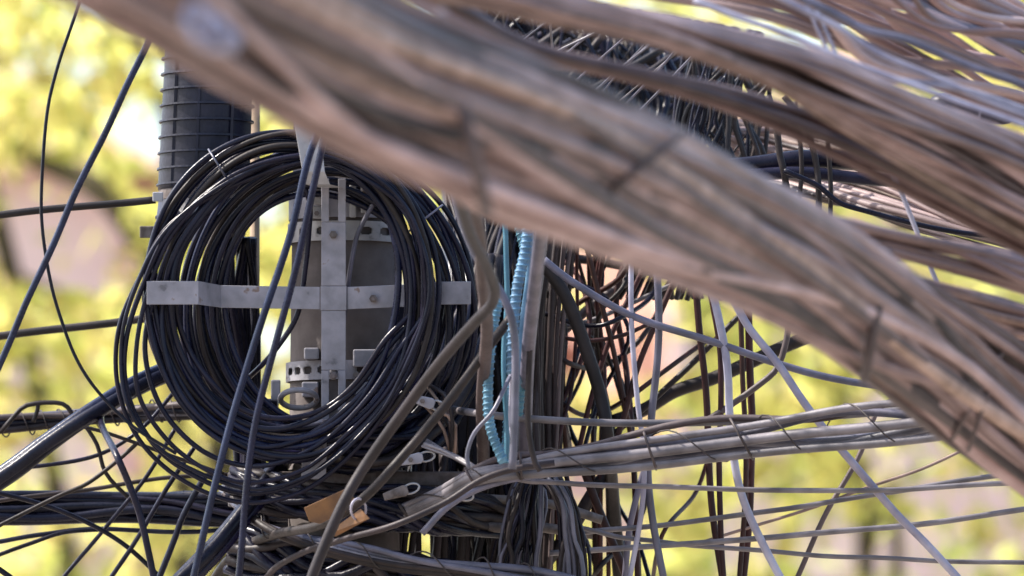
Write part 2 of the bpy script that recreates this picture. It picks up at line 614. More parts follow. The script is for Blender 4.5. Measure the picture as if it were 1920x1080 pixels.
# a vertical round shaft
al = np.linspace(0, 2 * math.pi, 40, endpoint=False)


def ring_geo(zr, n=40, cx=None, cy=None, caps=True):
    cx = pole_c[0] if cx is None else cx
    cy = pole_c[1] if cy is None else cy
    V, F = [], []
    a = np.linspace(0, 2 * math.pi, n, endpoint=False)
    for z, r in zr:
        V += [(cx + r * math.cos(t), cy + r * math.sin(t), z) for t in a]
    for i in range(len(zr) - 1):
        for j in range(n):
            k = (j + 1) % n
            F.append([i * n + j, i * n + k, (i + 1) * n + k, (i + 1) * n + j])
    if caps:
        F.append(list(range(n))[::-1])
        F.append([(len(zr) - 1) * n + j for j in range(n)])
    return V, F


link_mesh("shaft", *ring_geo(list(zip(zs, rads))), "concrete", pole)


def pz(py):
    return P(645, py, PD - .1)[2]


def prad(py):
    return 0.100 + (pole_c[2] - pz(py)) * 0.012


def strap_band(name, py0, py1, slots, gap=0.004, mat="pale_steel"):
    """metal strap round the pole; slots = (angle deg from the camera side, half width deg)"""
    z1, z0 = pz(py0), pz(py1)
    r = prad(0.5 * (py0 + py1)) + gap
    zl = [z0, z0 + (z1 - z0) * .30, z0 + (z1 - z0) * .36, z0 + (z1 - z0) * .64, z0 + (z1 - z0) * .70, z1]
    angs = sorted(set([round(a, 2) for a in np.arange(0, 360, 6.0)] + [round((s + o) % 360, 2) for s, h in slots for o in (-h, -h * .7, h * .7, h)]))
    n = len(angs)
    V, F = [], []
    th = 0.004
    for rr in (r, r + th):
        for z in zl:
            V += [(pole_c[0] + rr * math.sin(R(a)), pole_c[1] - rr * math.cos(R(a)), z) for a in angs]
    m = len(zl)

    def isslot(a, row):
        for s, h in slots:
            dd = (a - s + 180) % 360 - 180
            if row == 2 and abs(dd) < h: return True
            if row in (1, 3) and abs(dd) < h * .7: return True
        return False
    for row in range(m - 1):
        for j in range(n):
            k = (j + 1) % n
            mid = (angs[j] + ((angs[k] - angs[j]) % 360) / 2) % 360
            if isslot(mid, row):
                continue
            for s, flip in ((0, True), (m * n, False)):
                q = [s + row * n + j, s + row * n + k, s + (row + 1) * n + k, s + (row + 1) * n + j]
                F.append(q[::-1] if flip else q)
    for row, flip in ((0, False), (m - 1, True)):
        for j in range(n):
            k = (j + 1) % n
            q = [row * n + j, row * n + k, m * n + row * n + k, m * n + row * n + j]
            F.append(q if flip else q[::-1])
    return link_mesh(name, V, F, mat, pole, smooth=False)


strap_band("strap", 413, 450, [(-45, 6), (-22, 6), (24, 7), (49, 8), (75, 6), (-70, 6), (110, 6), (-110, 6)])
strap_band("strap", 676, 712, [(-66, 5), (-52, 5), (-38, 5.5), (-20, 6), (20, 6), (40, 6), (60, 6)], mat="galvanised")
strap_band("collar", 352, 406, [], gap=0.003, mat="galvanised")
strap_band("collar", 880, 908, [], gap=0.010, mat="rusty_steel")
# clamp lugs and bolts on the straps
for (x0, x1, y0, y1, holes) in ((584, 606, 350, 384, [(594, 362, 5)]), (582, 604, 386, 410, []), (655, 668, 345, 408, []), (676, 692, 340, 400, [(684, 362, 6)]),
                                (570, 598, 652, 674, []), (566, 597, 716, 745, []), (508, 526, 712, 752, []), (662, 706, 655, 688, []), (660, 700, 716, 740, [])):
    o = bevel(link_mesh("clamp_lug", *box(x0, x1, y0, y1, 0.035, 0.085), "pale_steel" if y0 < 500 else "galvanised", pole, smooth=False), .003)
    for (hx, hy, hr) in holes:
        b = link_mesh("bolt", *rod(hx, hy, 0.022, 0.0345, hr, 6), "rusty_steel", pole, smooth=False)
        b.parent = o
for (x, y, r) in ((594, 400, 5), (634, 640, 0), (668, 702, 6), (716, 380, 7)):
    if r:
        link_mesh("bolt", *rod(x, y, 0.02, 0.06, r, 6), "rusty_steel", pole, smooth=False)
# hook ring under the lower strap
hk = worldpts(np.array([(560 + 34 * math.cos(a), 748 + 17 * math.sin(a), 0.03 + 0.03 * math.sin(a)) for a in np.linspace(0, 2 * math.pi, 28, endpoint=False)]))
link_mesh("hook_ring", *tube_geo(hk, .0055, 8, True), "galvanised", pole)
# cross arm bar low on the pole
bevel(link_mesh("cross_arm", *box(520, 900, 884, 912, 0.045, 0.062), "rusty_steel", pole, smooth=False), .003)

# ---- storage cross that carries the coil
cross = new_thing("coil_bracket", "flat grey steel cross bracket holding the black coil", "bracket", P(625, 560, 0))
ha = [(275, 549, -.125, 0, 1), (362, 549, -.125, 0, 1), (372, 549, -.125, 0, 1), (415, 556, -.030, 0, 1), (600, 559, -.030, 0, 1)]
o = link_mesh("horizontal_arm", *strip(ha, [44, 44, 44, 42, 42], .005), "galvanised", cross, smooth=False)
bevel(o, .0012)
hb = [(651, 559, -.030, 0, 1), (795, 553, -.030, 0, 1), (800, 550, -.033, 0, 1), (883, 549, -.050, 0, 1)]
bevel(link_mesh("horizontal_arm", *strip(hb, [42, 42, 43, 43], .005), "galvanised", cross, smooth=False), .0012)
bevel(link_mesh("vertical_arm", *merge(box(602.5, 617, 335, 416, -.033, -.027), box(634, 648.5, 335, 416, -.033, -.027),
                                       box(602.5, 648.5, 416.5, 536, -.033, -.027), box(601, 650, 536.5, 582, -.034, -.027), box(602.5, 648.5, 582.5, 694, -.033, -.027),
                                       box(602.5, 617, 694.5, 790, -.033, -.027), box(634, 648.5, 694.5, 790, -.033, -.027)),
              "galvanised", cross, smooth=False), .0012)
ut = [(572, 150, -.150, 1, 0), (576, 235, -.150, 1, 0), (588, 322, -.150, 1, 0), (596, 346, -.130, 1, 0), (622, 352, -.040, 1, 0)]
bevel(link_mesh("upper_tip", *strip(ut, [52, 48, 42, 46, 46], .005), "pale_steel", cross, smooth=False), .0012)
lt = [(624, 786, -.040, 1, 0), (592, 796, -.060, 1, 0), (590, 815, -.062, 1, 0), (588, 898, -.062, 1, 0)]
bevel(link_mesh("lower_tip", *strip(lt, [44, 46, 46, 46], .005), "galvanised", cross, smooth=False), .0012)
for (x, y) in ((625, 440), (625, 705), (700, 560)):
    link_mesh("bolt", *merge(rod(x, y, -.042, -.0335, 8, 6), rod(x, y, -.050, -.0425, 4, 8)), "rusty_steel", cross, smooth=False)
# standoff posts that carry the cross from the straps
link_mesh("standoff", *merge(rod(625, 431, -.026, .06, 7), rod(625, 696, -.026, .06, 7)), "galvanised", cross)


# ---- the coil
def coil(label, cx, cy, rx, ry, spread, n, w, d, dsp, mats, wobble=10, squash=0.0, ties=()):
    root = new_thing("cable_coil", label, "cable coil", P(cx, cy + ry, d), "turns of spare cable on the steel cross")
    for i in range(n):
        s = (i + .5) / n * 2 - 1 + rng.normal() * .08
        k = 26
        th = np.linspace(0, 2 * math.pi, k, endpoint=False)
        ph, ph2 = rng.uniform(0, 6.28, 2)
        dr = s * spread + wobble * (np.sin(th * 2 + ph) * .5 + np.sin(th * 3 + ph2) * .35 + np.sin(th + ph) * .6)
        pts = np.stack([cx + (rx + dr) * np.cos(th), cy + (ry + dr) * np.sin(th), d + dsp * rng.uniform(-1, 1) + dsp * .6 * np.sin(th + ph2)], 1)
        strand("turn", pts, w * rng.uniform(.85, 1.15), mats[i % len(mats)], parent=root, closed=True, step=11, sides=10)
    for (ang, rr) in ties:
        a = R(ang)
        al = np.linspace(0, 2 * math.pi, 24, endpoint=False)
        h = spread + w * .4
        x0, y0 = cx + rx * math.cos(a), cy + ry * math.sin(a)
        c = np.stack([x0 + math.cos(a) * h * np.cos(al), y0 + math.sin(a) * h * np.cos(al), d + (dsp + w * .001) * 1.5 * np.sin(al)], 1)
        link_mesh("cable_tie", *tube_geo(worldpts(c), rr * .0005, 6, True), "slate_pvc", root)
    return root


coil("front ring of black cable turns left of the cross centre", 537, 552, 243, 288, 28, 11, 11.5, -.078, .022, ["black_pvc", "navy_pvc", "black_pvc", "navy_pvc", "dark_pvc"], 13, ties=((238, 4),))
coil("rear ring of black cable turns reaching the right tip of the cross", 610, 572, 230, 256, 44, 14, 11.5, .028, .024, ["black_pvc", "navy_pvc", "black_pvc", "black_pvc", "dark_pvc"], 13, ties=((322, 4),))
loose = new_thing("cable_coil", "loose thin black cable turns sagging below and left of the cross", "cable coil", P(460, 940, -.1), "turns of spare cable on the steel cross")
top = [(800, 560), (785, 430), (720, 345), (600, 292), (450, 335)]
for (pts, w, dd) in (
        ([(320, 420), (262, 520), (222, 620), (222, 730), (265, 830), (350, 905), (455, 942), (565, 922), (660, 850), (730, 760), (780, 660)], 9, -.10),
        ([(325, 425), (270, 530), (236, 640), (240, 740), (290, 835), (370, 895), (460, 925), (560, 905), (650, 835), (725, 750), (775, 660)], 10, -.105),
        ([(330, 430), (280, 540), (256, 650), (262, 745), (318, 830), (395, 885), (470, 905), (570, 880), (655, 810), (725, 735), (770, 650)], 9, -.11),
        ([(335, 440), (288, 560), (272, 660), (300, 760), (365, 835), (440, 870), (520, 868), (610, 825), (690, 745), (745, 660)], 10, -.095),
        ([(340, 450), (305, 570), (312, 670), (350, 755), (420, 815), (500, 838), (580, 815), (660, 755), (725, 680)], 11, -.09),
        ([(345, 455), (322, 560), (335, 650), (380, 730), (440, 785), (510, 805), (590, 785), (660, 735), (720, 660)], 12, -.088),
        ([(350, 455), (330, 570), (352, 650), (395, 715), (450, 765), (520, 785), (600, 770), (665, 720), (720, 640)], 11, -.085),
        ([(318, 425), (258, 530), (228, 640), (240, 760), (310, 850), (420, 905), (500, 915), (600, 880), (690, 800), (745, 720)], 8, -.12)):
    jt = [(x + rng.normal() * 5, y + rng.normal() * 5) for x, y in top]
    c = np.array([(x, y, dd + rng.normal() * .006) for x, y in pts + jt])
    strand("turn", c, w, "black_pvc", parent=loose, closed=True, step=11, sides=10)

# ---- ribbed closure left of the coil
dz = 0.22
cl = new_thing("splice_closure", "black ribbed cylindrical closure beside the coil", "splice closure", P(382, 445, dz))
tilt = (393 - 382) / (80 - 352)


def cxy(y):
    return 382 + (y - 352) * tilt


def ring_px(y, r, n=40):
    """points of a ring of radius r px round the closure's axis at height y"""
    c = P(cxy(y), y, dz)
    a = np.linspace(0, 2 * math.pi, n, endpoint=False)
    return [(c[0] + r * S(dz) * math.cos(t), c[1] + r * S(dz) * math.sin(t), c[2]) for t in a]


def lathe_px(prof, n=40):
    V, F = [], []
    for y, r in prof:
        V += ring_px(y, r, n)
    for i in range(len(prof) - 1):
        for j in range(n):
            k = (j + 1) % n
            F.append([i * n + j, (i + 1) * n + j, (i + 1) * n + k, i * n + k])
    F.append(list(range(n)))
    F.append([(len(prof) - 1) * n + j for j in range(n)][::-1])
    return V, F


link_mesh("housing", *lathe_px([(-20, 60), (10, 80), (30, 82), (348, 86), (356, 86)]), "black_plastic", cl)
for k in range(11):
    y = 348 - k * 29.6
    link_mesh("rib", *lathe_px([(y - 3.0, 83.5), (y - 2.2, 89), (y + 1.2, 89.5), (y + 2.4, 84)]), "black_plastic", cl, smooth=False)
for xo, dd in ((-16, -.0885), (-60, -.066), (48, -.075)):
    link_mesh("seam", *strip([(cxy(40) + xo, 40, dz + dd + .002, 1, 0), (cxy(348) + xo, 348, dz + dd - .001, 1, 0)], [5, 5], .010), "black_plastic", cl, smooth=False)
link_mesh("clamp_band", *lathe_px([(356.5, 80), (357, 84), (376, 84), (376.5, 80)]), "rusty_steel", cl, smooth=False)
link_mesh("base", *lathe_px([(377, 84), (404, 86), (406, 89), (410, 89), (412, 84), (440, 82), (446, 78)]), "black_plastic", cl)
bevel(link_mesh("lug", *box(262, 300, 424, 446, .18, .24), "rusty_steel", cl, smooth=False), .002)
bevel(link_mesh("band_screw", *box(286, 306, 360, 378, .12, .16), "pale_steel", cl, smooth=False), .002)
wp = new_thing("conduit", "thin tan conduit standing behind the ribbed closure", "conduit", (P(478, 500, .45)[0], P(478, 500, .45)[1], 0))
c0 = P(478, 300, .45)
link_mesh("pipe", *ring_geo([(0, .0095), (c0[2] + .35, .0095)], 12, c0[0], c0[1]), "wood_post", wp)
fan("cable_tail", "black cables dropping from the ribbed closure behind the coil", "cable bundle",
    [(400, 446, .22), (410, 560, .25), (425, 700, .30), (440, 850, .3), (430, 1120, .3)],
    [(470, 446, .25), (482, 560, .30), (478, 700, .32), (490, 850, .32), (500, 1120, .32)], 12, 15, ["black_pvc"], child="cable", dspread=.04)

# box added to fill an unidentified black area right of the pole
tb = new_thing("terminal_box", "dark terminal box half hidden right of the pole", "terminal box", P(800, 885, .5))
bevel(link_mesh("case", *box(700, 905, 560, 884, .34, .55), "black_plastic", tb, smooth=False), .012, 3)
bevel(link_mesh("lid", *box(692, 913, 545, 559, .32, .57), "black_plastic", tb, smooth=False), .005)
bevel(link_mesh("latch", *box(790, 812, 640, 690, .325, .338), "rusty_steel", tb, smooth=False), .002)

# ================================================================== FOREGROUND BUNDLES (near the camera, out of focus)
FG = ["dusty_pvc", "pink_pvc", "dusty_pvc", "brown_pvc", "pink_pvc", "dusty_pvc", "tan_pvc", "umber_pvc", "dusty_pvc", "pink_pvc", "brown_pvc"]  # dark strands stand in for shadow gaps, pink ones for lit strands
bundle("overhead_bundle", "thick blurred bundle of dusty brown cables crossing diagonally in front", "cable bundle",
       [(-520, -490, 172, -5.6), (-80, -260, 172, -5.4), (290, -88, 168, -5.0), (680, 124, 160, -4.3), (985, 264, 152, -3.8), (1255, 385, 136, -3.2),
        (1520, 515, 114, -2.5), (1725, 650, 112, -2.0), (1925, 790, 116, -1.6), (2300, 1060, 120, -1.3)],
       92, 29, FG, drift=.6, twist=.9, fill=True, ties=((.405, .75, 26), (.52, -.5, 16), (.735, .45, 20), (.855, .1, 8), (.862, .3, 8)), tie_mat="brown_pvc", wvar=.4)
bundle("overhead_bundle", "blurred pinkish cable bundle running across the top right", "cable bundle",
       [(500, -130, 40, -3.0), (760, -55, 42, -2.9), (1020, 8, 38, -2.7), (1250, 60, 38, -2.5), (1450, 122, 52, -2.3), (1650, 218, 72, -2.1), (1920, 345, 92, -1.8), (2300, 540, 100, -1.5)],
       42, 17, ["pink_pvc", "dusty_pvc", "brown_pvc", "pink_pvc", "tan_pvc"], drift=.6, twist=.9, fill=True)
bundle("overhead_bundle", "thin blurred brown cable group between the two large bundles", "cable bundle",
       [(700, -60, 24, -2.6), (860, 20, 26, -2.5), (1000, 92, 25, -2.4), (1200, 140, 24, -2.3), (1400, 195, 28, -2.1), (1600, 272, 40, -2.0), (1920, 425, 50, -1.6), (2250, 590, 55, -1.5)],
       9, 20, ["dusty_pvc", "brown_pvc", "dusty_pvc"], drift=.5, twist=.7, fill=True)
fan("overhead_bundle", "loose spread of pinkish cables in the top right corner", "cable bundle",
    [(1180, -20, -1.2), (1450, 30, -1.2), (1650, 120, -1.1), (1920, 230, -.9), (2250, 370, -.9)],
    [(1500, -150, -1.4), (1720, -70, -1.2), (1850, -10, -1.0), (2000, 50, -.9), (2300, 150, -.8)], 34, 17, ["pink_pvc", "dusty_pvc", "pink_pvc", "slate_pvc", "pink_pvc"], jit=.09, dspread=.35, child="cable", sides=8)
fan("overhead_bundle", "fan of tan cables behind the black horizontal cables at right", "cable bundle",
    [(1360, 230, .9), (1480, 250, .9), (1650, 280, .7), (1920, 345, .5), (2250, 430, .4)],
    [(1360, 330, .8), (1480, 355, .7), (1650, 410, .5), (1920, 500, .4), (2250, 600, .4)], 34, 12, ["tan_pvc", "pink_pvc", "pink_pvc", "brown_pvc"], jit=.10, dspread=.2, child="cable", sides=8)
bundle("overhead_bundle", "pale pink cables leaving the thick bundle towards the right edge", "cable bundle",
       [(1150, 250, 20, -2.6), (1350, 345, 24, -2.2), (1530, 425, 32, -1.9), (1700, 462, 34, -1.6), (1920, 515, 40, -1.4), (2250, 600, 40, -1.3)],
       14, 19, ["pink_pvc", "pink_pvc", "dusty_pvc"], drift=.6, twist=.6, fill=True)
bundle("overhead_bundle", "dusty brown cables just below the pale pink ones at the right edge", "cable bundle",
       [(1250, 350, 18, -2.4), (1420, 430, 24, -2.1), (1600, 500, 30, -1.8), (1760, 555, 34, -1.5), (1920, 610, 44, -1.2), (2250, 730, 50, -1.1)],
       13, 19, ["dusty_pvc", "tan_pvc", "pink_pvc"], drift=.6, twist=.6, fill=True)
# loops hanging from the thick bundle
for i, (lab, pts, w, mat, dd) in enumerate((
        ("thick dark brown cable hanging from the big bundle and slanting under the coil", [(720, 230, -2.9), (800, 268, -2.5), (846, 330, -2.1), (878, 430, -1.7), (918, 512, -1.3), (926, 560, -1.05), (890, 605, -.85), (800, 712, -.6), (700, 850, -.5), (640, 950, -.5), (590, 1070, -.5), (560, 1170, -.5)], 21, "umber_pvc", -1.9),
        ("blurred brown loop of cable sagging under the thick bundle", [(800, 250, -2.7), (870, 360, -2.4), (950, 408, -2.3), (1040, 418, -2.3), (1130, 412, -2.4), (1240, 400, -2.7)], 36, "dusty_pvc", -2.3),
        ("narrow grey cable hanging between coil and blue spirals", [(840, 330), (868, 420), (900, 490), (945, 560), (965, 640), (965, 760), (960, 880)], 15, "slate_pvc", -.7),
        ("broad lavender grey conduit hanging beside the blue spirals", [(1026, 300, -1.4), (1014, 430, -1.1), (1004, 540, -.8), (990, 660, -.4), (985, 760, -.1), (985, 900, 0.1)], 26, "slate_pvc", -1.0),
        ("blurred brown cable dropping left of the blue spirals", [(860, 310, -1.6), (895, 420, -1.3), (905, 520, -1.0), (912, 620, -.6), (905, 760, -.2), (905, 900, .1)], 24, "brown_pvc", -1.5))):
    wire("hanging_cable", lab, "cable", pts, w, mat, dd)
kn = new_thing("wire_knot", "pale wire loops knotted on the thick bundle near its upper left", "wire knot", P(395, 62, -5.3))
for (x, y, r1, r2, ro) in ((395, 62, 40, 26, .5), (372, 42, 34, 20, 1.1), (418, 76, 26, 16, .1)):
    a = np.linspace(0, 2 * math.pi, 26, endpoint=False)
    ex, ey = r1 * np.cos(a), r2 * np.sin(a)
    c = np.stack([x + ex * math.cos(ro) - ey * math.sin(ro), y + ex * math.sin(ro) + ey * math.cos(ro), -5.26 - .02 * np.cos(a)], 1)
    link_mesh("loop", *tube_geo(worldpts(c), .006, 8, True), "pale_pvc", kn)

# ================================================================== DROP WIRES
fan("drop_wire_curtain", "dense dark curtain of drop wires under the top right bundles", "drop wires",
    [(880, -10, 1.0), (880, 160, 1.0), (850, 330, .8), (855, 560, .55), (858, 800, .5), (850, 1120, .5)],
    [(1330, 120, 1.1), (1290, 240, 1.0), (1110, 390, .8), (1012, 560, .6), (1010, 800, .5), (1010, 1120, .5)], 150, 10, ["curtain_pvc", "black_pvc", "dark_pvc", "black_pvc"], jit=.17, wvar=.6, dspread=.18, sides=6)
fan("drop_wire_curtain", "black back layer of drop wires filling the gap behind the curtain", "drop wires",
    [(860, -30, 1.7), (850, 180, 1.6), (850, 400, 1.3), (850, 700, .9), (845, 1120, .8)],
    [(1400, 60, 1.8), (1370, 240, 1.7), (1130, 400, 1.4), (965, 570, .9), (960, 1120, .8)], 110, 19, ["black_pvc", "dark_pvc", "black_pvc"], jit=.06, dspread=.15, sides=6)
fan("drop_wire_curtain", "upright brownish drop wires where the curtain ends at right", "drop wires",
    [(1290, 90, .5), (1270, 220, .5), (1240, 380, .5), (1170, 560, .6)],
    [(1440, 150, .5), (1432, 220, .5), (1420, 330, .5), (1400, 560, .6)], 46, 8, ["curtain_pvc", "dark_pvc", "black_pvc"], jit=.16, wvar=.5, dspread=.15)
fan("drop_wire_spray", "thin pale wire ends crossing in front of the dark curtain", "drop wires",
    [(1010, 20, -.2), (960, 110, -.1), (900, 220, 0)], [(1330, 60, -.2), (1200, 190, -.1), (1090, 300, 0)], 11, 4.5, ["slate_pvc", "grey_pvc"], lin=.2, dspread=.2, sides=5)
fan("drop_wire_group", "brown drop wires hanging close beside the blue spirals", "drop wires",
    [(1020, 380, .2), (1005, 520, .2), (1000, 700, .2), (1005, 860, .2), (1000, 1120, .25)],
    [(1075, 430, .3), (1060, 560, .3), (1050, 700, .3), (1045, 860, .3), (1030, 1120, .3)], 17, 9, ["dark_pvc", "brown_pvc", "dark_pvc"], lin=.2, dspread=.08)
fan("drop_wire_group", "dark crossing drop wires against the bright gap", "drop wires",
    [(1040, 420, .3), (1060, 560, .4), (1060, 700, .4), (1030, 860, .3), (1040, 1120, .4)],
    [(1180, 460, .5), (1150, 560, .5), (1170, 700, .5), (1180, 860, .4), (1190, 1120, .4)], 9, 8.5, ["dark_pvc", "maroon_pvc", "maroon_pvc"], lin=.6, dspread=.12)
fan("bent_wire_hank", "black hank of wires bending down left under the lashed cables", "wire hank",
    [(985, 880, .0), (960, 925, -.04), (942, 1000, -.05), (932, 1060, -.05), (925, 1200, -.05)],
    [(1022, 880, .0), (1024, 940, -.02), (1016, 1000, -.03), (1008, 1060, -.03), (1005, 1200, -.03)], 22, 8.5, ["black_pvc", "dark_pvc", "slate_pvc", "black_pvc"], jit=.10, dspread=.04)
fan("bent_wire_hank", "black hank of wires bending down right under the lashed cables", "wire hank",
    [(1005, 885, -.05), (1036, 935, -.08), (1052, 1000, -.08), (1052, 1060, -.08), (1050, 1200, -.08)],
    [(1045, 885, -.05), (1078, 945, -.08), (1098, 1010, -.08), (1104, 1060, -.08), (1104, 1200, -.08)], 20, 8.5, ["black_pvc", "dark_pvc", "slate_pvc"], jit=.10, dspread=.03)

LOOSE = [[(1015, 455), (1075, 500), (1100, 600), (1080, 700), (1030, 790)], [(1090, 430), (1070, 540), (1105, 640), (1160, 720), (1180, 850)],
         [(1030, 560), (1090, 540), (1150, 560), (1175, 640), (1140, 740), (1090, 850)], [(1200, 450), (1150, 520), (1080, 590), (1050, 690), (1065, 840)],
         [(1020, 640), (1075, 690), (1130, 690), (1200, 640), (1250, 560), (1290, 480)], [(1050, 430), (1110, 470), (1130, 540), (1095, 620), (1060, 760), (1075, 850)],
         [(1010, 720), (1060, 760), (1120, 770), (1190, 730), (1250, 690), (1330, 640)], [(1150, 430), (1165, 520), (1130, 600), (1120, 700), (1150, 840)],
         [(1250, 470), (1215, 560), (1160, 600), (1095, 610), (1020, 590)], [(1060, 860), (1075, 940), (1110, 1010), (1130, 1110)],
         [(1230, 850), (1215, 930), (1180, 1000), (1120, 1060), (1090, 1120)], [(1160, 860), (1150, 940), (1195, 1020), (1230, 1110)],
         [(1330, 850), (1300, 930), (1240, 1000), (1225, 1110)], [(1020, 530), (1048, 600), (1042, 700), (1062, 790), (1090, 860)]]
LOOSE_LABELS = ["maroon loose wire bowing right and back beside the thick black leaning wire", "brown black loose wire sliding right under the bright gap's left edge",
                "black loose wire hooking round through the bright gap and back left", "maroon loose wire leaning left from the big bundle's underside",
                "brown black loose wire dipping across the bright gap and rising to the right", "black loose wire snaking down the left side of the bright gap",
                "maroon loose wire sagging just above the level tan grey wire", "brown black loose wire bent left then right in the middle of the tangle",
                "black loose wire falling left from the big bundle into the dark mass", "maroon loose wire leaning right below the lashed cables beside the wire hank",
                "brown black loose wire leaning left below the lashed cables to the bottom edge", "black loose wire kinked below the lashed cables under the pale uprights",
                "maroon loose wire swinging left below the lashed cables under the bright gap", "brown black loose wire wavering upright beside the dark group's right edge"]
for i, pts in enumerate(LOOSE):
    wire("loose_wire", LOOSE_LABELS[i], "wire", [(x + rng.normal() * 6, y + rng.normal() * 6, .25 + .35 * rng.uniform()) for x, y in pts],
         7.5 + 3 * rng.uniform(), ["maroon_pvc", "dark_pvc", "black_pvc"][i % 3], group="loose wires curling through the tangle", jit=3.0)
for i, (lab, pts, w, mat) in enumerate((("blue wire leaning right at the top of the blue group", [(985, 350), (996, 430), (990, 520), (976, 620), (975, 720)], 10, "blue_spiral"),
                                        ("dull teal wire at the left of the blue group", [(935, 350), (948, 440), (952, 540), (944, 640), (948, 760), (950, 870)], 10, "teal_spiral"))):
    wire("thin_wire", lab, "wire", pts, w, mat, -.25)
